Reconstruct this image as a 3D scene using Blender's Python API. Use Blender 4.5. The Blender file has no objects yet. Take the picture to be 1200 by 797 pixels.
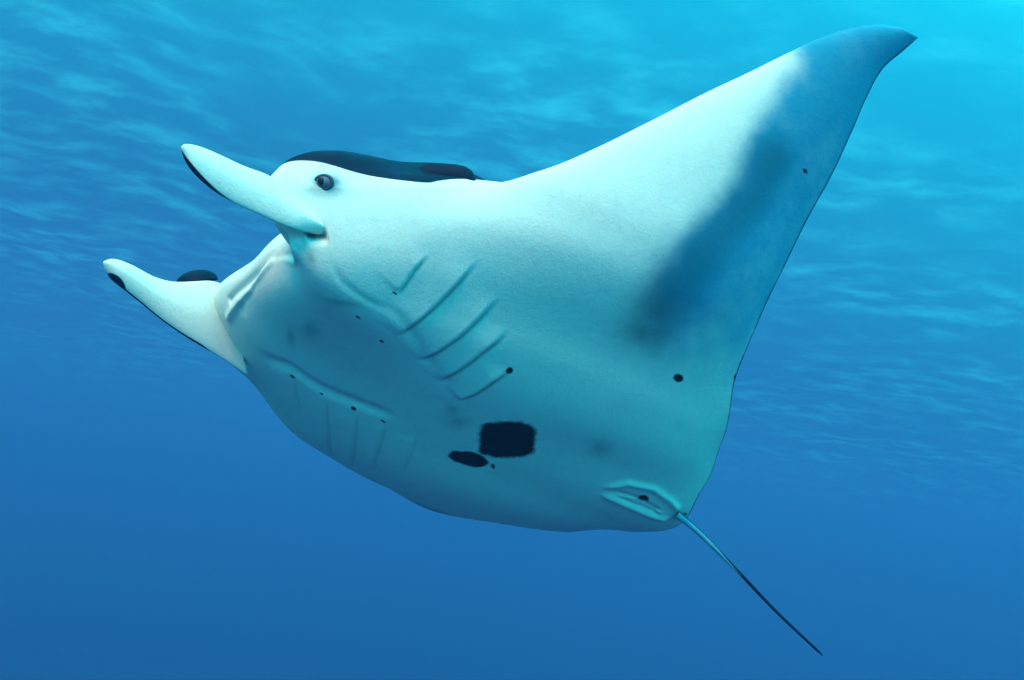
import bpy, math
import numpy as np
from mathutils import Matrix, Vector

scene = bpy.context.scene
COL = scene.collection
rad = math.radians

# ------------------------------------------------------------------ camera
# the water surface is z = 0; the diver holds the camera a few metres down,
# tilted up and rolled a little.  Pixel figures are those of the 1200 x 797 photograph.
PW, PH, FPX = 1200.0, 797.0, 1287.0
CAM = np.array([0.0, 0.0, -5.8])
PITCH, ROLL = rad(10.0), rad(9.0)
F = np.array([0.0, math.cos(PITCH), math.sin(PITCH)])
R0 = np.array([1.0, 0.0, 0.0])
U0 = np.cross(R0, F)
CR = math.cos(ROLL) * R0 + math.sin(ROLL) * U0
CU = math.cos(ROLL) * U0 - math.sin(ROLL) * R0
BASIS = np.array([CR, CU, -F])            # rows: right, up, towards the camera

cam_data = bpy.data.cameras.new('camera')
cam_data.sensor_fit = 'HORIZONTAL'
cam_data.sensor_width = 36.0
cam_data.lens = 36.0 * FPX / PW
cam_data.clip_start, cam_data.clip_end = 0.05, 2000.0
cam = bpy.data.objects.new('camera', cam_data)
m = Matrix.Identity(4)
for i in range(3):
    m[i][0], m[i][1], m[i][2], m[i][3] = CR[i], CU[i], -F[i], CAM[i]
cam.matrix_world = m
COL.objects.link(cam)
scene.camera = cam

# ------------------------------------------------------------------ world, sun, exposure
SUN_DIR = np.array([-0.14, 0.86, 0.44]) @ BASIS       # towards the sun
SUN_DIR /= np.linalg.norm(SUN_DIR)
world = bpy.data.worlds.new('World'); scene.world = world
world.use_nodes = True
wn, wl = world.node_tree.nodes, world.node_tree.links
wn.clear()
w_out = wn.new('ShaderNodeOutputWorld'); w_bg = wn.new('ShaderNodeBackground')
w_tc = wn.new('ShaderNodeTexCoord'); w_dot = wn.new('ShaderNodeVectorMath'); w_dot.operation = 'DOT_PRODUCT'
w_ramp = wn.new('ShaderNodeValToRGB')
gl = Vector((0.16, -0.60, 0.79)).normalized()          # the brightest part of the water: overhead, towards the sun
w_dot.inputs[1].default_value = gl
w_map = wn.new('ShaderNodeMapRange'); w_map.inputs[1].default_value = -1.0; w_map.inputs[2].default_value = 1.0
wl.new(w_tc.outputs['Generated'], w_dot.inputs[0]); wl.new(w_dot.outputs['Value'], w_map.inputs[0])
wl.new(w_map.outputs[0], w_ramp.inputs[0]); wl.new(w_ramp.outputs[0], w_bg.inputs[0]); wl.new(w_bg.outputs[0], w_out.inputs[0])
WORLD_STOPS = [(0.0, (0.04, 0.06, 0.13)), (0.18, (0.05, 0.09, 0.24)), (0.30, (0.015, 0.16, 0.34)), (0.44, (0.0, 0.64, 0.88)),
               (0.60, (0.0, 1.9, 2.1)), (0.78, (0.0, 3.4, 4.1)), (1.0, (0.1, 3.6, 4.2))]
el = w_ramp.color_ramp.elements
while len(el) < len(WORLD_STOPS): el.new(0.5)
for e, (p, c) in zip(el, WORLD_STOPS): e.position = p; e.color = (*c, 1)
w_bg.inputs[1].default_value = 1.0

sun_data = bpy.data.lights.new('sun', 'SUN')
sun_data.energy, sun_data.angle, sun_data.color = 4.5, rad(28.0), (1.0, 0.40, 0.26)
sun = bpy.data.objects.new('sun', sun_data)
sun.rotation_euler = Vector(SUN_DIR).to_track_quat('Z', 'Y').to_euler()
sun.location = (0, 0, 20)
COL.objects.link(sun)
scene.view_settings.view_transform = 'Standard'; scene.view_settings.look = 'None'
scene.view_settings.exposure, scene.view_settings.gamma = 0.04, 1.0
scene.cycles.use_denoising = True

# ------------------------------------------------------------------ pixel helpers
def pix(px, py, depth):
    """camera coordinates (right, up, towards) of a pixel at a depth in metres"""
    return np.stack([(np.asarray(px) - PW / 2) / FPX * depth, -(np.asarray(py) - PH / 2) / FPX * depth, -depth + 0 * np.asarray(px)], -1)
def to_px(c):
    return np.stack([PW / 2 - FPX * c[..., 0] / c[..., 2], PH / 2 + FPX * c[..., 1] / c[..., 2]], -1)
MANTA_SCALE = 0.60                        # a young reef manta, 2.3 m across
def to_world(c):
    return c @ BASIS + CAM

# ------------------------------------------------------------------ manta: pose and plan
RHO, TAU, DIST = rad(40), rad(22), 3.71
ax = np.array([-0.880, 0.474, 0.0]); ax /= np.linalg.norm(ax)
an = np.array([-ax[1] * -1, ax[0] * -1, 0.0])         # across the body, up to the right in the picture
to_cam = np.array([0, 0, 1.0])
BX = math.cos(TAU) * ax + math.sin(TAU) * to_cam
BT = -math.sin(TAU) * ax + math.cos(TAU) * to_cam
BY = math.cos(RHO) * an + math.sin(RHO) * BT
BZ = np.cross(BX, BY)
BODY = np.array([BX, BY, BZ])
ORG = pix(560, 478, DIST)
def sm(t): t = np.clip(t, 0, 1); return t * t * (3 - 2 * t)
S_T = np.linspace(0, 2.6, 5201)
DEL = np.radians(40 * sm((S_T - 0.18) / 0.75))           # how far the near wing is raised
DEL_F = np.radians(60 * sm((S_T - 0.15) / 0.65))         # and the other one, raised further in the turn
Y_T = np.concatenate([[0], np.cumsum(np.cos(DEL))[:-1] * 0.0005]); Z_T = np.concatenate([[0], np.cumsum(np.sin(DEL))[:-1] * 0.0005])
Y_F = np.concatenate([[0], np.cumsum(np.cos(DEL_F))[:-1] * 0.0005]); Z_F = np.concatenate([[0], np.cumsum(np.sin(DEL_F))[:-1] * 0.0005])

def hit_sheet(px, py):
    """where the ray of a pixel meets the spread wing sheet: (arc across, along)"""
    r = BODY @ np.array([(px - PW / 2) / FPX, -(py - PH / 2) / FPX, -1.0]); o = -BODY @ ORG
    g = (Y_T - o[1]) * r[2] - (Z_T - o[2]) * r[1]
    k = np.where(g[:-1] * g[1:] <= 0)[0][0]
    d = (Y_T[k] - o[1]) / r[1]
    return S_T[k], o[0] + d * r[0]

le_px = [(600, 212), (640, 200), (700, 174), (760, 143), (820, 112), (880, 84), (920, 64), (960, 45), (990, 35), (1020, 29), (1042, 30), (1062, 36)]
te_px = [(1060, 58), (1035, 80), (1015, 115), (1000, 150), (975, 205), (945, 260), (920, 310), (895, 360), (875, 410), (863, 445), (855, 485), (845, 520), (835, 550)]
tip = hit_sheet(1076, 44)
LE = [(0, .84), (.15, .85), (.28, .875), (.38, .90), (.46, .90), (.54, .83), (.62, .71), (.70, .58)] + [hit_sheet(*p) for p in le_px] + [tip]
TE = ([tip] + [hit_sheet(*p) for p in te_px] + [(.12, -.80), (0, -.84)])[::-1]
LE, TE = np.array(LE), np.array(TE)
S_TIP = tip[0]
def smooth_interp(s, pts):
    """Catmull-Rom like (monotone in s) interpolation"""
    x, y = pts[:, 0], pts[:, 1]
    d = np.gradient(y, x)
    k = np.clip(np.searchsorted(x, s) - 1, 0, len(x) - 2)
    h = x[k + 1] - x[k]; t = (s - x[k]) / h
    return ((2*t**3 - 3*t**2 + 1) * y[k] + (t**3 - 2*t**2 + t) * h * d[k] + (-2*t**3 + 3*t**2) * y[k+1] + (t**3 - t**2) * h * d[k+1])
def sheet_point(x, s):
    a_ = np.abs(s)
    return np.stack([x, np.where(s > 0, np.interp(a_, S_T, Y_T), -np.interp(a_, S_T, Y_F)), np.where(s > 0, np.interp(a_, S_T, Z_T), np.interp(a_, S_T, Z_F))], -1)
def sheet_normal(s):
    d = np.where(s > 0, np.interp(np.abs(s), S_T, DEL), np.interp(np.abs(s), S_T, DEL_F))
    return np.stack([0 * d, -np.sign(s) * np.sin(d), np.cos(d)], -1)
TH = np.array([(0, .46), (.2, .45), (.4, .37), (.55, .28), (.8, .17), (1.2, .085), (1.6, .04), (2.2, .012)])

NS, NU = 820, 400
sg = np.linspace(0, 1, NS // 2 + 1)
# finer stations near the body, coarser along the wings, finer again at the tips
dens = np.interp(sg, [0, .5, .8, .97, 1], [1, 1, 2.0, 1.2, .15]); cum = np.concatenate([[0], np.cumsum((dens[1:] + dens[:-1]) / 2)])
sh = cum / cum[-1] * (S_TIP - 0.0005)
S = np.concatenate([-sh[:0:-1], sh]); NS = len(S)
U = (1 - np.cos(np.pi * np.linspace(0, 1, NU))) / 2
U = 0.6 * U + 0.4 * np.linspace(0, 1, NU)
aS = np.abs(S)
def even(p): return np.concatenate([p[:0:-1] * np.array([-1, 1]), p])      # mirrored, so the middle line has no crease
xl, xt = smooth_interp(aS, even(LE)), smooth_interp(aS, even(TE))
xt = np.minimum(xt, xl - 0.002)
chord = xl - xt
th = np.minimum(smooth_interp(aS, even(TH)), chord * 0.3)
def prof(u):
    return 10 * (0.2969 * np.sqrt(u) - 0.126 * u - 0.3516 * u**2 + 0.2843 * u**3 - 0.1036 * u**4)
def fall(u): return np.cos(np.clip(u, 0, 1) ** 1.6 * np.pi / 2) ** 1.25
def prof_blunt(u):
    return np.tanh(u / 0.15) ** 0.42 * fall(u)
def prof_jaw(u):
    return np.tanh(u / .30) ** .95 * fall(u) + .12 * np.tanh(u / .03) ** .5 * (1 - u)
uu = U[None, :]
hd = ((1 - sm((aS - .45) / .35)) * sm((aS - .25) / .22))[:, None]      # blunt sides of the head
ct = (1 - sm((aS - .25) / .22))[:, None]                               # flatter jaws between them
P_ = hd * prof_blunt(uu) + ct * prof_jaw(uu) + (1 - hd - ct) * prof(uu)
X = xl[:, None] - uu * chord[:, None]
SS = np.repeat(S[:, None], NU, 1)
MID = sheet_point(X, SS); NRM = sheet_normal(SS)
MID = MID - NRM * (.085 * chord[:, None] * 4 * uu * (1 - uu) * sm((aS - .45) / .5)[:, None])[..., None]      # wings cupped upwards
T = th[:, None] * P_
def prof_throat(u):
    return np.tanh(u / 0.16) ** 0.55 * fall(u)
P_V = hd * prof_blunt(uu) + ct * prof_throat(uu) + (1 - hd - ct) * prof(uu)      # the throat is full, level with the cheeks
VENT = MID - 0.38 * (th[:, None] * P_V)[..., None] * NRM
hump = 0.10 * np.exp(-((X - .45) / .30) ** 2 - ((SS) / .45) ** 2) * np.minimum(1, P_ * 1.5)
DORS = MID + (0.64 * T + hump)[..., None] * NRM
def body_to_cam(p): return p @ BODY + ORG
VENT_C, DORS_C = body_to_cam(VENT), body_to_cam(DORS)

# ------------------------------------------------------------------ sculpting: pull the surface so that its rim passes where the photograph shows it
def rbf_pull(src, delta, sig):
    K = np.exp(-((src[:, None] - src[None]) ** 2).sum(-1) / (2 * sig * sig))
    W = np.linalg.solve(K + 0.03 * np.eye(len(src)), delta)
    def f(p):
        sh_ = p.shape; q = p.reshape(-1, 3); out = q.copy()
        for k in range(0, len(q), 20000):
            c = q[k:k + 20000]
            out[k:k + 20000] += np.exp(-((c[:, None] - src[None]) ** 2).sum(-1) / (2 * sig * sig)) @ W
        return out.reshape(sh_)
    return f
def rim_pairs(pts, C, mask, reach=70):
    """for points along an outline: the rim vertex on the outward normal and how far it is from the outline"""
    q = to_px(C[mask]); c = C[mask]; src, dl = [], []
    for k in range(1, len(pts) - 1):
        t = np.subtract(pts[k + 1], pts[k - 1]).astype(float); t /= np.linalg.norm(t)
        nrm = np.array([t[1], -t[0]])                   # outline walked clockwise in the picture
        r = q - np.array(pts[k]); ok = (np.abs(r @ t) < 4) & (np.abs(r @ nrm) < reach)
        if not ok.any(): continue
        i = np.where(ok)[0][np.argmax((r @ nrm)[ok])]
        off = -(r[i] @ nrm) * nrm
        d = -c[i, 2]
        src.append(c[i]); dl.append([off[0] * d / FPX, -off[1] * d / FPX, 0])
    return src, dl
bottom_px = [(863, 445), (855, 485), (846, 520), (835, 550), (820, 580), (808, 602), (797, 614), (780, 622), (740, 623), (680, 623), (620, 619), (560, 610), (510, 600), (480, 587), (455, 572), (420, 556), (390, 538), (360, 520), (335, 498), (318, 478), (303, 458), (285, 440), (255, 415)]
crown_px = [(322, 191), (345, 182), (370, 178), (400, 177), (420, 179), (445, 184), (470, 190), (495, 191), (520, 191), (545, 195), (559, 213), (585, 213), (612, 207), (640, 198), (670, 186)]
edge_px = [(.34, 346, 264), (.42, 322, 232), (.47, 316, 207), (.51, 334, 199), (.55, 364, 195), (.60, 402, 204), (.65, 440, 211), (.70, 490, 216), (.76, 553, 218), (.2, 322, 284), (.1, 305, 300), (0, 288, 314), (-.15, 262, 330), (-.3, 240, 355)]
for it in range(4):
    ALL = np.stack([VENT_C, DORS_C])
    src, dl = rim_pairs(bottom_px, ALL, np.ones(ALL.shape[:3], bool) & ((SS < .25) | ((SS < .95) & (X < -.3)))[None], 90)
    a2, b2 = rim_pairs(crown_px, ALL, np.stack([SS > 9, (SS > -.3) & (SS < 1.1)]), 60)
    src += a2; dl += b2
    for s_, px, py in edge_px:
        i = np.argmin(np.abs(S - s_)); c = VENT_C[i, 0]; q = to_px(c)
        d = -c[2]; src.append(c); dl.append([(px - q[0]) * d / FPX, -(py - q[1]) * d / FPX, 0])
    for s_ in (.95, 1.2, 1.5, 1.9):                     # the spread wing stays as it is
        i = np.argmin(np.abs(S - s_))
        for j in (0, NU // 2, NU - 1): src.append(VENT_C[i, j]); dl.append([0, 0, 0])
    src, dl = np.array(src), np.array(dl)
    if it == 0: print('pull max %.3f' % np.abs(dl).max())
    f_ = rbf_pull(src, dl, (.34, .24, .17, .14)[it])
    VENT_C, DORS_C = f_(VENT_C), f_(DORS_C)
print('pull left %.3f' % np.abs(dl).max())

# ------------------------------------------------------------------ places on the belly, read from the photograph
VPX = to_px(VENT_C); VDEP = -VENT_C[..., 2]
NEAR = SS > -0.75
def on_belly(px, py):
    """(along, across) of the belly point seen at a pixel: the nearest to the camera of those under it"""
    r = np.hypot(VPX[..., 0] - px, VPX[..., 1] - py) + 1e3 * ~NEAR
    lim = max(4.0, r.min() + 1.0)
    k = np.argmin(np.where(r < lim, VDEP + 0.004 * r, 9e9))
    return np.array([X.flat[k], SS.flat[k]])
def belly_depth(px, py):
    r = np.hypot(VPX[..., 0] - px, VPX[..., 1] - py)
    return np.where(r < max(5.0, r.min() + 1), VDEP, 9e9).min()
def line(*pts): return np.array([on_belly(*p) for p in pts])
def dist_line(pl):
    """distance to a polyline on the spread belly, position along it 0..1 and signed side"""
    best = np.full(X.shape, 9e9); pos = np.zeros(X.shape); side = np.zeros(X.shape)
    L = np.concatenate([[0], np.cumsum(np.hypot(*np.diff(pl, axis=0).T))])
    for k in range(len(pl) - 1):
        d = pl[k + 1] - pl[k]; l2 = max(d @ d, 1e-9)
        rx, rs = X - pl[k, 0], SS - pl[k, 1]
        tr = (rx * d[0] + rs * d[1]) / l2
        t = np.clip(tr, 0, 1)
        dd = np.hypot(rx - t * d[0], rs - t * d[1])
        m_ = dd < best
        best = np.where(m_, dd, best); pos = np.where(m_, (L[k] + t * math.sqrt(l2)) / L[-1], pos)
        side = np.where(m_, np.sign(rx * d[1] - rs * d[0]), side)
    return best, pos, side

def grid_normals(G):
    du = np.gradient(G, axis=1); ds = np.gradient(G, axis=0)
    n_ = np.cross(ds, du); n_ /= np.linalg.norm(n_, axis=-1, keepdims=True) + 1e-12
    return n_
VN = grid_normals(VENT_C)
if VN[NS // 2, NU // 2, 2] < 0: VN = -VN                # outwards, towards the camera
H = np.zeros(X.shape)                                   # relief of the belly in metres
SPOT = np.full(X.shape, -9.0)                           # > 0 inside a black spot
SMUDGE = np.zeros(X.shape)                              # faint grey marks

gills = [[(502, 297), (484, 318), (464, 344)], [(562, 301), (540, 326), (513, 354), (487, 378), (461, 395)],
         [(587, 344), (566, 367), (547, 385), (520, 406), (487, 424)], [(597, 384), (580, 400), (563, 413), (540, 432), (511, 449)],
         [(598, 433), (577, 448), (556, 461), (535, 470)]]
gill_lines = [line(*g) for g in gills]
mirror_px = [(342, 444), (378, 467), (415, 484), (450, 498), (484, 512)]
for k, g in enumerate(mirror_px):                       # the other side: the same slits, mirrored and moved to where their inner ends show
    gm = gill_lines[k] * np.array([1, -1]); e = on_belly(*g)
    gill_lines.append(gm + (e - gm[-1]))
GILL = np.zeros(X.shape)
for k, gl_ in enumerate(gill_lines):
    d, pos, side = dist_line(gl_)
    far_side = k >= 5
    sd = d * side * (1 if far_side else -1)            # > 0 on the side towards the head
    ends = sm(pos / .30) * sm((1 - pos) / .15)
    amp = (.0095 if k % 5 else .0045) * (.3 if far_side else 1)
    # the flap lifts towards its free edge and drops behind it
    edge = sm((sd + .008) / .014)
    H += amp * ends * (edge * np.clip(1 - np.maximum(sd, 0) / .11, 0, 1) ** 1.4 - .5 * (1 - edge) * np.exp(-(np.minimum(sd, 0) / .014) ** 2))
    GILL = np.maximum(GILL, ends * np.exp(-((sd + .008) / .0045) ** 2) * (d < .02) * (.35 if far_side else 1))

def ridge(pl, amp, wid, fade=.15):
    global H
    d, pos, side = dist_line(pl)
    H += amp * np.exp(-(d / wid) ** 2) * (sm(pos / fade) * sm((1 - pos) / fade) if fade else 1)
def spot(cx, cy, ex, ey, e2x, e2y, hard=1.0):
    """an ellipse given by its centre and two half axes, in pixels of the photograph"""
    c = on_belly(cx, cy); a_ = on_belly(cx + ex, cy + ey) - on_belly(cx - ex, cy - ey); b_ = on_belly(cx + e2x, cy + e2y) - on_belly(cx - e2x, cy - e2y)
    M_ = np.linalg.inv(np.stack([a_ / 2, b_ / 2], 1))
    qx = M_[0, 0] * (X - c[0]) + M_[0, 1] * (SS - c[1]); qy = M_[1, 0] * (X - c[0]) + M_[1, 1] * (SS - c[1])
    return qx, qy
def black(*a_):
    global SPOT
    qx, qy = spot(*a_)
    size = math.hypot(a_[2], a_[3])
    rr = (qx ** 4 + qy ** 4 + .5 * qx * qx * qy * qy) ** .25 if size > 30 else np.hypot(qx, qy)      # the big one is squarish
    SPOT = np.maximum(SPOT, (1 - rr) * min(1, max(.35, size / 14)))
def smudge(v, *a_):
    global SMUDGE
    qx, qy = spot(*a_)
    SMUDGE = np.maximum(SMUDGE, v * np.exp(-(qx ** 2 + qy ** 2) * .9))
black(594, 517, 33, 1, -1, 23)
black(862, 443, 2.5, 0, 0, 4)
black(549, 538, 24, 4, 3, 9)
black(578, 547, 3, 1, 0, 3)
black(795, 443, 6.8, 0, 0, 5)
black(945, 200, 3.6, 1, 0, 3.6)
black(597, 434, 3.5, -2, 2, 3)
for g in ((419, 372), (446, 401), (463, 344), (343, 441), (377, 464), (414, 481), (449, 495)): black(g[0], g[1], 3.2, 2.2, -.9, 1.3)
for g in ((363, 388, 9, 5, -4, 9), (340, 397, 3, 10, -4, 2), (705, 525, 12, 0, 0, 10), (773, 362, 14, 2, -2, 9), (752, 392, 10, 4, -3, 8), (536, 494, 14, 2, -2, 8), (530, 480, 8, 2, -1, 5), (362, 300, 5, 12, -5, 3), (400, 355, 22, 5, -2, 4)):
    smudge(.35, *g)

# mouth: lower lip, the gape above it and the folds at its corners
lip = line((353, 274), (340, 281), (322, 299), (306, 319), (290, 340), (276, 360), (265, 380))
d, pos, side = dist_line(lip)
inner = np.where((X > .45) & (np.abs(SS) < .5), 1, 0)
ridge(lip, .007, .010, .05)
d2, p2, s2 = dist_line(line((347, 271), (333, 279), (314, 298), (298, 318), (282, 336), (268, 352)))
H -= .010 * np.exp(-(d2 / .010) ** 2) * inner
ridge(line((262, 380), (268, 366), (282, 350), (292, 338)), .003, .014)
ridge(line((300, 318), (290, 332), (283, 350), (284, 372)), -.004, .02)
ridge(line((356, 275), (368, 276), (384, 276)), -.016, .010)
LIPDARK = np.exp(-(dist_line(line((360, 275), (370, 276), (381, 276)))[0] / .006) ** 2)
# folds of the throat between the gill rows
ridge(line((300, 420), (340, 430), (375, 455), (415, 472), (470, 492)), -.012, .022, .2)
ridge(line((384, 300), (400, 330), (430, 352), (462, 368)), -.003, .014, .25)
ridge(line((440, 345), (470, 372), (500, 420), (540, 470)), -.004, .02, .25)
# vent between the pelvic fins
ridge(line((700, 573), (735, 567), (764, 573), (784, 586), (799, 603)), .009, .012)
ridge(line((700, 577), (730, 592), (760, 606), (786, 613)), .009, .012)
ridge(line((706, 575), (742, 583), (775, 603)), -.012, .010)
ridge(line((720, 583), (745, 592), (775, 606)), -.006, .005)
ridge(line((716, 579), (746, 587), (778, 606)), .007, .004)
black(755, 585, 6, 1.5, -1, 4)
# the eye stands on a low swelling
EYE_PX = (378, 213)
qx, qy = spot(378, 214, 26, 4, -3, 15); H += .016 * np.exp(-(qx ** 2 + qy ** 2))
qx, qy = spot(380, 214, 11, 2, -2, 9); H -= .012 * np.exp(-(qx ** 2 + qy ** 2) ** 2)
ex_, ey_ = VPX[..., 0] - 384, VPX[..., 1] - 214
EYESHADE = np.exp(-(ex_ / 17) ** 2 - ((ey_ - .05 * ex_) / 9.5) ** 2) * ((SS > .3) & (SS < .9) & (X > .3))
# broad slack of the skin
H += .0025 * np.sin(9 * X + 5 * SS) * np.sin(7 * SS - 3 * X + 1) * sm((X + .7) / .3)

# slate shading towards the trailing edge and the tip of the wing
front_line = line((921, 68), (900, 95), (884, 125), (868, 155), (860, 185), (845, 215), (820, 240), (790, 268), (765, 300), (745, 340), (733, 385), (724, 435), (716, 490))
core = line((905, 190), (880, 230), (852, 262), (826, 295), (800, 322), (778, 350), (760, 385))
for mirror in (1, -1):
    fl, co = front_line * np.array([1, mirror]), core * np.array([1, mirror])
    d, pos, side = dist_line(fl)
    sgn = side * mirror
    inside = sm((d * sgn + .06) / .17)
    low = sm((np.abs(SS) - .36) / .50)
    dc, pc, _ = dist_line(co)
    val = inside * (.92 + .08 * np.exp(-(dc / .08) ** 2) - .14 * sm((dc - .06) / .16) * (1 - sm((np.abs(SS) - 1.25) / .35)))
    SL = np.clip(val * low, 0, 1) * (mirror * SS > .2)
    SMUDGE = np.maximum(SMUDGE, 0); SLATE = SL if mirror == 1 else np.maximum(SLATE, SL)
    CO = np.exp(-(dc / .105) ** 2) * (mirror * SS > .2); CORE = CO if mirror == 1 else np.maximum(CORE, CO)

VENT_C = VENT_C + (H * np.minimum(1, uu / .01) * np.minimum(1, (1 - uu) / .01))[..., None] * VN

# ------------------------------------------------------------------ helpers for objects
def add_mesh(name, verts_cam, faces, mat=None, parent=None, smooth=True):
    v = to_world(np.asarray(verts_cam, float) * (MANTA_SCALE if parent or name == 'manta_ray' else 1.0)).astype(np.float32); f = np.asarray(faces, np.int32)
    me = bpy.data.meshes.new(name)
    me.vertices.add(len(v)); me.vertices.foreach_set('co', v.ravel())
    me.loops.add(f.size); me.loops.foreach_set('vertex_index', f.ravel())
    me.polygons.add(len(f)); me.polygons.foreach_set('loop_start', np.arange(0, f.size, f.shape[1], dtype=np.int32))
    me.update(calc_edges=True); me.validate()
    if smooth: me.shade_smooth()
    o = bpy.data.objects.new(name, me); COL.objects.link(o)
    if mat: me.materials.append(mat)
    if parent: o.parent = parent
    return o
def grid_faces(n, mm, flip=False, wrap=False):
    i, j = np.meshgrid(np.arange(n - 1), np.arange(mm if wrap else mm - 1), indexing='ij')
    j2 = (j + 1) % mm
    q = np.stack([i * mm + j, i * mm + j2, (i + 1) * mm + j2, (i + 1) * mm + j], -1).reshape(-1, 4)
    return q[:, ::-1] if flip else q
def float_attr(o, name, arr):
    at = o.data.attributes.new(name, 'FLOAT', 'POINT'); at.data.foreach_set('value', np.asarray(arr, np.float32).ravel())

class Nodes:
    """small helper to wire shader nodes"""
    def __init__(self, name):
        self.mat = bpy.data.materials.new(name); self.mat.use_nodes = True
        self.n, self.l = self.mat.node_tree.nodes, self.mat.node_tree.links
        self.bsdf = self.n['Principled BSDF']; self.out = self.n['Material Output']
    def put(self, sock, v):
        if hasattr(v, 'is_linked') or hasattr(v, 'links'): self.l.new(v, sock)
        else: sock.default_value = v
    def attr(self, name):
        a_ = self.n.new('ShaderNodeAttribute'); a_.attribute_name = name; return a_.outputs['Fac']
    def math(self, op, a_, b_=0.0, clamp=False):
        m_ = self.n.new('ShaderNodeMath'); m_.operation = op; m_.use_clamp = clamp
        self.put(m_.inputs[0], a_); self.put(m_.inputs[1], b_); return m_.outputs[0]
    def step(self, v, lo, hi):
        m_ = self.n.new('ShaderNodeMapRange'); m_.interpolation_type = 'SMOOTHSTEP'
        self.put(m_.inputs[0], v); m_.inputs[1].default_value = lo; m_.inputs[2].default_value = hi; return m_.outputs[0]
    def noise(self, scale, detail=4.0, rough=.55, vec=None):
        t = self.n.new('ShaderNodeTexNoise'); t.inputs['Scale'].default_value = scale; t.inputs['Detail'].default_value = detail; t.inputs['Roughness'].default_value = rough
        if vec is None:
            tc = self.n.new('ShaderNodeTexCoord'); vec = tc.outputs['Object']
        self.l.new(vec, t.inputs['Vector']); return t.outputs['Fac']
    def mix(self, fac, a_, b_):
        x_ = self.n.new('ShaderNodeMix'); x_.data_type = 'RGBA'
        self.put(x_.inputs[0], fac); self.put(x_.inputs[6], a_); self.put(x_.inputs[7], b_); return x_.outputs[2]
    def bump(self, h, strength, dist):
        b_ = self.n.new('ShaderNodeBump'); b_.inputs['Strength'].default_value = strength; b_.inputs['Distance'].default_value = dist
        self.put(b_.inputs['Height'], h); self.l.new(b_.outputs[0], self.bsdf.inputs['Normal'])

CREAM, SLATE_C, BLACK, BACK = (.80, .87, .69, 1), (.02, .31, .43, 1), (.004, .004, .006, 1), (.002, .012, .028, 1)
def skin_material():
    k = Nodes('manta_skin')
    fine, mid, big = k.noise(60, 3), k.noise(14, 5, .6), k.noise(2.2, 3)
    jit = k.math('MULTIPLY', k.math('SUBTRACT', mid, .5), 1.0)
    c = k.mix(k.math('MULTIPLY', k.step(big, .35, .75), .22), CREAM, (.70, .77, .70, 1))
    c = k.mix(k.math('MULTIPLY', k.step(k.noise(30, 6, .7), .45, .80), .34), c, (.58, .66, .62, 1))       # mottling
    c = k.mix(k.math('MULTIPLY', k.step(k.noise(95, 2, .5), .70, .78), .35), c, (.30, .38, .36, 1))       # small flecks
    slate = k.math('ADD', k.attr('slate'), k.math('MULTIPLY', jit, .55))
    slate = k.math('MULTIPLY', k.step(slate, .05, .95), k.step(k.attr('slate'), .0, .12))
    c = k.mix(slate, c, SLATE_C)
    c = k.mix(k.math('MULTIPLY', k.step(k.math('ADD', k.attr('core'), k.math('MULTIPLY', jit, .5)), .05, 1.15), .60), c, (.012, .10, .13, 1))
    sm_ = k.math('MULTIPLY', k.attr('smudge'), k.math('ADD', .6, fine))
    c = k.mix(sm_, c, (.10, .16, .14, 1))
    c = k.mix(k.math('MULTIPLY', k.attr('gill'), .55), c, (.05, .08, .08, 1))
    sp = k.math('ADD', k.attr('spot'), k.math('ADD', k.math('MULTIPLY', jit, .55), k.math('MULTIPLY', k.math('SUBTRACT', fine, .5), .28)))
    c = k.mix(k.step(sp, -.12, .12), c, BLACK)
    back = k.mix(k.step(k.noise(9, 5, .65), .45, .8), BACK, (.006, .032, .065, 1))
    dk = k.math('ADD', k.attr('back'), k.math('MULTIPLY', jit, .010))
    c = k.mix(k.step(dk, -.004, .006), c, back)
    k.put(k.bsdf.inputs['Base Color'], c)
    k.bsdf.inputs['Roughness'].default_value = .55
    k.bsdf.inputs['Specular IOR Level'].default_value = .05
    k.bump(k.math('ADD', k.math('MULTIPLY', k.noise(220, 3), .5), k.math('ADD', k.math('MULTIPLY', fine, .5), mid)), .26, .004)
    return k.mat
SKIN = skin_material()

# ------------------------------------------------------------------ manta: the body with both wings, one closed skin
nv = NS * NU
verts = np.concatenate([VENT_C.reshape(-1, 3), DORS_C.reshape(-1, 3)])
gv = grid_faces(NS, NU)
f_v, f_d = gv, gv[:, ::-1] + nv
faces = np.concatenate([f_v, f_d])
# weld the two skins along the leading and trailing edges and at the wing tips
weld = np.arange(2 * nv); ii = np.arange(NS)
weld[nv + ii * NU] = ii * NU; weld[nv + ii * NU + NU - 1] = ii * NU + NU - 1
faces = weld[faces]
used = np.unique(faces); remap = np.full(2 * nv, -1); remap[used] = np.arange(len(used))
manta = add_mesh('manta_ray', verts[used], remap[faces], SKIN)
manta['label'] = 'white-bellied manta ray with black belly spots gliding below the sea surface'
manta['category'] = 'manta ray'
def both(v_arr, d_arr): return np.concatenate([v_arr.ravel(), d_arr.ravel()])[used]
float_attr(manta, 'slate', both(np.maximum(SLATE, EYESHADE * .95), SLATE * 0))
float_attr(manta, 'core', both(CORE, CORE * 0))
float_attr(manta, 'smudge', both(np.clip(SMUDGE + LIPDARK * .9 + EYESHADE * .6, 0, 1), SLATE * 0))
float_attr(manta, 'gill', both(GILL, GILL * 0))
float_attr(manta, 'spot', both(SPOT, SPOT * 0 - 9))
wd = uu * chord[:, None]
bnd = np.interp(S, [-2, -.8, -.5, -.44, -.36, .36, .42, .5, .70, .76, 1.0, 1.2], [.0, -.02, -.02, -.02, .05, .05, -.02, -.02, -.02, .12, .12, .01])[:, None]
rim = np.where(np.abs(SS) < S_TIP * .99, (.006 - (1 - uu) * chord[:, None]), -1)
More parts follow.
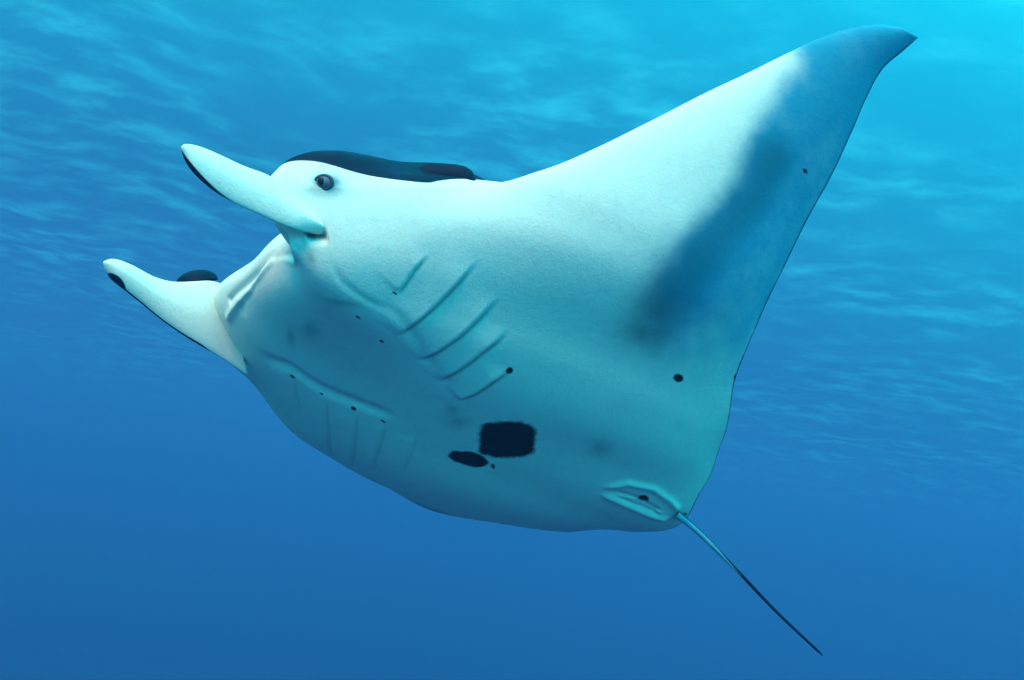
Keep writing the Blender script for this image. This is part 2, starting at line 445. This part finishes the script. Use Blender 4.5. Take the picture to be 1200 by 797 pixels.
float_attr(manta, 'back', both(np.maximum(rim, -.05), np.clip(wd - bnd, -.05, .05)))

# ------------------------------------------------------------------ cephalic fins
def fin(name, stations, base_px, rise, thick, label, dark):
    """a lobe lofted through stations (upper edge px, lower edge px, depth offset in m); it leaves the head beside the mouth"""
    n_, mm = 60, 40
    st = np.array([[*u_, *l_, d_] for u_, l_, d_ in stations], float)
    L_ = np.concatenate([[0], np.cumsum(np.hypot(*np.diff((st[:, :2] + st[:, 2:4]) / 2, axis=0).T))])
    tt = np.linspace(0, 1, n_) ** 1.25 * L_[-1]
    I = np.stack([np.interp(tt, L_, st[:, k]) for k in range(5)], 1)
    for _ in range(14): I[1:-1] = (I[:-2] + 2 * I[1:-1] + I[2:]) / 4
    d0 = belly_depth(*base_px)
    V, W_, A_ = [], [], []
    for k in range(n_):
        dep = d0 + I[k, 4]
        ri = rise * min(1.0, math.hypot(I[k, 0] - I[k, 2], I[k, 1] - I[k, 3]) / 30) ** 1.5
        up, lo = pix(I[k, 0], I[k, 1], dep - ri), pix(I[k, 2], I[k, 3], dep + ri)
        c = (up + lo) / 2; h = (up - lo) / 2
        hw = np.linalg.norm(h); hn = h / (hw + 1e-9)
        nn = np.array([0, 0, 1.0]) - hn * hn[2]; nn /= np.linalg.norm(nn)
        tk = min(thick, hw * .95 + .002)
        for j in range(mm):
            a_ = 2 * math.pi * j / mm
            ca, sa = math.cos(a_), math.sin(a_)
            cup = .35 * tk * (1 - ca * ca)               # slightly rounded blade
            V.append(c + h * ca + nn * (tk * sa * (1 - .25 * abs(ca)) + cup)); W_.append((ca, sa)); A_.append(tt[k] / L_[-1])
    fc = grid_faces(n_, mm, wrap=True)
    tips = [len(V)]; V.append((V[0] + V[mm // 2]) / 2); W_.append((0, 0)); A_.append(0)
    cap = np.array([[tips[0], (j + 1) % mm, j, j] for j in range(mm)])
    o = add_mesh(name, np.array(V), fc, SKIN, manta)
    W_, A_ = np.array(W_)[:n_ * mm + 1], np.array(A_)
    nvv = len(o.data.vertices)
    bk = np.where(W_[:, 0] < 0, -W_[:, 0], 0) * 0 - .05
    bk = np.maximum(bk, .03 * dark(W_[:, 0], W_[:, 1], A_))
    for nm in ('slate', 'smudge', 'gill'): float_attr(o, nm, np.zeros(nvv))
    float_attr(o, 'spot', np.full(nvv, -9.0)); float_attr(o, 'back', bk[:nvv])
    o['label'] = label
    return o
near_fin = fin('cephalic_fin', [((213.5, 172), (212.5, 176), -.16), ((219, 168.5), (215, 187), -.155), ((238, 173), (226, 203), -.14), ((263, 184), (247, 222), -.115), ((290, 197), (275, 239), -.085),
     ((315, 204), (305, 252), -.055), ((344, 228), (333, 265), -.03), ((367, 251), (357, 272), -.008), ((386, 266), (380, 276), .034)],
    (366, 262), -.022, .019, 'white upper head fin with a thin black edge at its tip', lambda ca, sa, t: np.clip((-.60 - .40 * (t / .40) - ca) * 4, -1, 1))
far_fin = fin('cephalic_fin', [((123, 306), (121.5, 311), -.17), ((134, 302.5), (126, 325), -.165), ((156, 311), (142, 337), -.145), ((180, 325), (166, 356), -.11), ((202, 331), (191, 377), -.08),
     ((226, 330), (222, 398), -.05), ((250, 328), (254, 416), -.02), ((275, 340), (290, 440), .06)],
    (258, 392), -.02, .024, 'white lower head fin with a black lower edge', lambda ca, sa, t: np.clip(np.maximum((-.93 - .2 * sm((t - .7) / .2) - ca) * 8, (.62 - np.hypot((t - .13) / .13, (ca + 1.0) / .75)) * 3), -1, 1))

# ------------------------------------------------------------------ eyes
def plain(name, colour, rough=.4, spec=.3):
    k = Nodes(name)
    k.put(k.bsdf.inputs['Base Color'], k.mix(k.noise(40, 3), colour, tuple(c * .75 for c in colour[:3]) + (1,)))
    k.bsdf.inputs['Roughness'].default_value = rough; k.bsdf.inputs['Specular IOR Level'].default_value = spec
    return k.mat
M_IRIS, M_PUPIL, M_LID = plain('eye_iris', (.09, .15, .18, 1), .5, .2), plain('eye_pupil', (.004, .004, .006, 1), .35, .3), plain('eye_lid', (.03, .06, .09, 1), .5, .2)
def dome(centre, ex, ey, ez, r0=0.0, r1=1.0, n_=14, mm=32):
    """a cap of an ellipsoid around axis ez, from radius r0 to r1"""
    V = [centre + (ex * math.cos(2 * math.pi * j / mm) + ey * math.sin(2 * math.pi * j / mm)) * r + ez * math.sqrt(max(0, 1 - r * r)) for r in np.linspace(r0 + 1e-4, r1, n_) for j in range(mm)]
    return np.array(V), grid_faces(n_, mm, wrap=True)
kx = np.argmin(np.where(NEAR & (np.hypot(VPX[..., 0] - EYE_PX[0], VPX[..., 1] - EYE_PX[1]) < 6), -VENT_C[..., 2], 9e9))
e_c = pix(EYE_PX[0] + 1, EYE_PX[1] + 1, -VENT_C.reshape(-1, 3)[kx][2])
e_n = VN.reshape(-1, 3)[kx] * .55 + np.array([-.25, 0, .8]); e_n /= np.linalg.norm(e_n)
e_x = np.cross(np.array([0, 1.0, 0]), e_n); e_x /= np.linalg.norm(e_x); e_y = np.cross(e_n, e_x)
r_ = .026
eye = add_mesh('eye', *dome(e_c - e_n * .011, e_x * r_, e_y * r_ * .86, e_n * r_ * .9), M_IRIS, manta); eye['label'] = 'silvery eye with a black pupil'
p_c = e_c - e_n * .011 + e_n * r_ * .84 - e_x * .006 + e_y * .002
add_mesh('pupil', *dome(p_c + e_x * .0015, e_x * .0095, e_y * .0135, e_n * .004), M_PUPIL, eye)
def ring(c, ex, ey, ez, R, r, n_=40, mm=10):
    V = []
    for i in range(n_):
        a_ = 2 * math.pi * i / n_; d_ = ex * math.cos(a_) + ey * math.sin(a_)
        for j in range(mm):
            b_ = 2 * math.pi * j / mm; V.append(c + d_ * (R + r * math.cos(b_)) + ez * r * math.sin(b_))
    q = grid_faces(n_, mm, wrap=True); last = np.array([[(n_ - 1) * mm + j, (n_ - 1) * mm + (j + 1) % mm, (j + 1) % mm, j] for j in range(mm)])
    return np.array(V), np.concatenate([q, last])
add_mesh('eyelid', *ring(e_c - e_n * .001, e_x, e_y * .84, e_n, r_ * .93, .0062), M_LID, eye)

# the dark brow over the other eye, seen past the lower head fin
def blank_attrs(o, back=.05):
    k = len(o.data.vertices)
    for nm in ('slate', 'smudge', 'gill'): float_attr(o, nm, np.zeros(k))
    float_attr(o, 'spot', np.full(k, -9.0)); float_attr(o, 'back', np.full(k, back))
b_d = belly_depth(250, 335) + .10
b_c = pix(231, 331, b_d)
V, fc = dome(b_c, np.array([.068, .012, 0]), np.array([-.0, .0, -.06]), np.array([-.006, .040, 0]))
brow = add_mesh('brow', V, fc, SKIN, manta); blank_attrs(brow); brow['label'] = 'dark brow bulging behind the lower head fin'

# ------------------------------------------------------------------ tail and dorsal fin
def tube(points, radii, mm=14):
    V = []
    for k in range(len(points)):
        t = points[min(k + 1, len(points) - 1)] - points[max(k - 1, 0)]; t /= np.linalg.norm(t)
        a_ = np.cross(t, [0, 0, 1.0]); a_ /= np.linalg.norm(a_); b_ = np.cross(a_, t)
        for j in range(mm):
            w_ = 2 * math.pi * j / mm; V.append(points[k] + radii[k] * (a_ * math.cos(w_) + b_ * math.sin(w_)))
    return np.array(V), grid_faces(len(points), mm, wrap=True)
t_d = belly_depth(795, 603)
tn = 60; tt = np.linspace(0, 1, tn)
t_px = np.stack([smooth_interp(tt, np.array([(0, 792), (.07, 805), (.35, 857), (.7, 913), (1, 965)], float)), smooth_interp(tt, np.array([(0, 602), (.07, 612), (.35, 662), (.7, 720), (1, 769)], float))], 1)
t_pts = pix(t_px[:, 0], t_px[:, 1], t_d + .01 + .26 * tt)
t_rad = np.interp(tt, [0, .06, .12, .4, .97, 1], [.016, .0125, .0105, .0065, .0048, .0005])
V, fc = tube(t_pts, t_rad)
tail = add_mesh('tail', V, fc, SKIN, manta)
k = len(tail.data.vertices); blank_attrs(tail)
jj = np.tile(np.arange(14), tn); tk = np.repeat(tt, 14)
t_up = V.reshape(tn, 14, 3) - t_pts[:, None]; t_up = (t_up @ np.array([.62, .70, -.35])) / (t_rad[:, None] + 1e-9)
bk = np.clip((t_up.ravel() - .25) * .05 + np.interp(tk, [0, .25, .50, 1], [-.012, -.012, .08, .08]), -.05, .05)
tail.data.attributes['back'].data.foreach_set('value', bk.astype(np.float32))
tail.data.attributes['slate'].data.foreach_set('value', np.full(len(bk), .62, np.float32))
tail['label'] = 'thin whip tail, pale at the root and dark beyond'
# small dorsal fin in front of the tail, on the far side of the body
c0 = t_pts[2] + BZ * .02
prof_ = [(.16, .0), (.06, .07), (-.03, .085), (-.02, .0)]
V = []
for k, (x_, h_) in enumerate([(.17, .0), (.12, .035), (.06, .07), (.0, .09), (-.04, .085), (-.03, .04), (-.02, .0)]):
    for w_ in (-1, 1): V.append(c0 + BX * x_ + BZ * h_ + BY * .008 * w_ * (1 - h_ / .11))
fd = [[2 * k, 2 * k + 2, 2 * (6 - k) - 2, 2 * (6 - k)] for k in range(3)] + [[2 * k + 1, 2 * (6 - k) + 1, 2 * (6 - k) - 1, 2 * k + 3] for k in range(3)] + [[2 * k, 2 * k + 1, 2 * k + 3, 2 * k + 2] for k in range(6)]
df = add_mesh('dorsal_fin', np.array(V), np.array(fd), SKIN, manta, smooth=False); blank_attrs(df)

# the far shoulder of the back, a dark swelling behind the head
s_d = belly_depth(528, 222) + .10
V, fc = [], None
s_top = [(484, 222, 203), (492, 222, 194), (498, 222, 190.5), (505, 222, 189.8), (520, 222, 190.5), (535, 222, 191.5), (546, 222, 194), (553, 222, 199), (557.5, 222, 207), (559.5, 222, 216), (560, 222, 221)]
for (px, y0, y1) in s_top:
    b_, t_ = pix(px, y0 + 8, s_d), pix(px, y1 + 1.0, s_d)
    for a_ in np.linspace(0, 2 * math.pi, 16, endpoint=False):
        V.append((b_ + t_) / 2 + (t_ - b_) / 2 * math.cos(a_) + np.array([0, 0, .035 * math.sin(a_)]))
hump_o = add_mesh('shoulder_hump', np.array(V), grid_faces(len(s_top), 16, wrap=True), SKIN, manta); blank_attrs(hump_o)
hump_o['label'] = 'dark hump of the back showing over the shoulder'

# ------------------------------------------------------------------ the sea surface seen from below
def wave(x, y):
    z = 0 * x
    rng = np.random.default_rng(5)
    for k in range(26):
        lam = 9.0 * .80 ** k; a_ = rng.normal(.5, .55); ph = rng.uniform(0, 6.28)
        z += .016 * lam ** .9 * np.sin(6.283 / lam * (x * math.cos(a_) + y * math.sin(a_)) + ph + .8 * np.sin(.5 * y / lam + k))
    return z
gx = np.concatenate([np.linspace(-160, -22, 40)[:-1], np.linspace(-22, 30, 420), np.linspace(30, 160, 40)[1:]])
gy = np.concatenate([np.linspace(-120, -6, 30)[:-1], np.linspace(-6, 46, 420), np.linspace(46, 220, 50)[1:]])
GX, GY = np.meshgrid(gx, gy, indexing='ij'); GZ = wave(GX, GY) * .45
cam_pts = (np.stack([GX, GY, GZ], -1).reshape(-1, 3) - CAM) @ BASIS.T
def surface_material():
    k = Nodes('sea_surface'); k.n.remove(k.bsdf)
    tr = k.n.new('ShaderNodeBsdfTransparent'); tl = k.n.new('ShaderNodeBsdfTranslucent'); gl_ = k.n.new('ShaderNodeBsdfGlossy')
    tr.inputs[0].default_value = (.97, .99, 1, 1); tl.inputs[0].default_value = (.12, .85, .85, 1); gl_.inputs[0].default_value = (.8, .95, 1, 1); gl_.inputs['Roughness'].default_value = .15
    m1, m2 = k.n.new('ShaderNodeMixShader'), k.n.new('ShaderNodeMixShader')
    m1.inputs[0].default_value = .25
    k.l.new(tl.outputs[0], m1.inputs[1]); k.l.new(gl_.outputs[0], m1.inputs[2])
    tc = k.n.new('ShaderNodeTexCoord'); mp = k.n.new('ShaderNodeMapping'); mp.inputs['Rotation'].default_value = (0, 0, .5); mp.inputs['Scale'].default_value = (.9, 1.1, 1)
    k.l.new(tc.outputs['Object'], mp.inputs[0])
    # sky glints refracted by ripples, painted into the shader as noise patches
    pt = k.math('MULTIPLY', k.step(k.noise(.9, 5, .55, mp.outputs[0]), .40, .75), k.step(k.noise(.16, 2, .5, mp.outputs[0]), .30, .62))
    k.put(m2.inputs[0], k.math('ADD', .02, k.math('MULTIPLY', pt, .24)))
    k.l.new(tr.outputs[0], m2.inputs[1]); k.l.new(m1.outputs[0], m2.inputs[2]); k.l.new(m2.outputs[0], k.out.inputs['Surface'])
    return k.mat
sea = add_mesh('water_surface', cam_pts, grid_faces(len(gx), len(gy)), surface_material())
sea['kind'] = 'structure'; sea['label'] = 'rippled sea surface overhead seen from below'; sea['category'] = 'water'

# ------------------------------------------------------------------ the water itself: an even, pale blue haze that swallows the distance
def box(name, lo, hi, mat):
    v = np.array([[x_, y_, z_] for x_ in (lo[0], hi[0]) for y_ in (lo[1], hi[1]) for z_ in (lo[2], hi[2])], float)
    f = [(0, 1, 3, 2), (4, 6, 7, 5), (0, 4, 5, 1), (2, 3, 7, 6), (0, 2, 6, 4), (1, 5, 7, 3)]
    return add_mesh(name, (v - CAM) @ BASIS.T, f, mat, smooth=False)
def water_material():
    k = Nodes('sea_water'); k.n.remove(k.bsdf)
    v = k.n.new('ShaderNodeVolumePrincipled')
    v.inputs['Color'].default_value = (.09, .22, .44, 1); v.inputs['Density'].default_value = .034
    v.inputs['Absorption Color'].default_value = (0, 0, 0, 1); v.inputs['Anisotropy'].default_value = .3
    k.l.new(v.outputs[0], k.out.inputs['Volume'])
    return k.mat
water = box('haze', (-250, -200, -60), (250, 300, 1.2), water_material())
water['kind'] = 'stuff'; water['label'] = 'blue sea water all around'; water['category'] = 'water'
scene.cycles.volume_bounces = 2
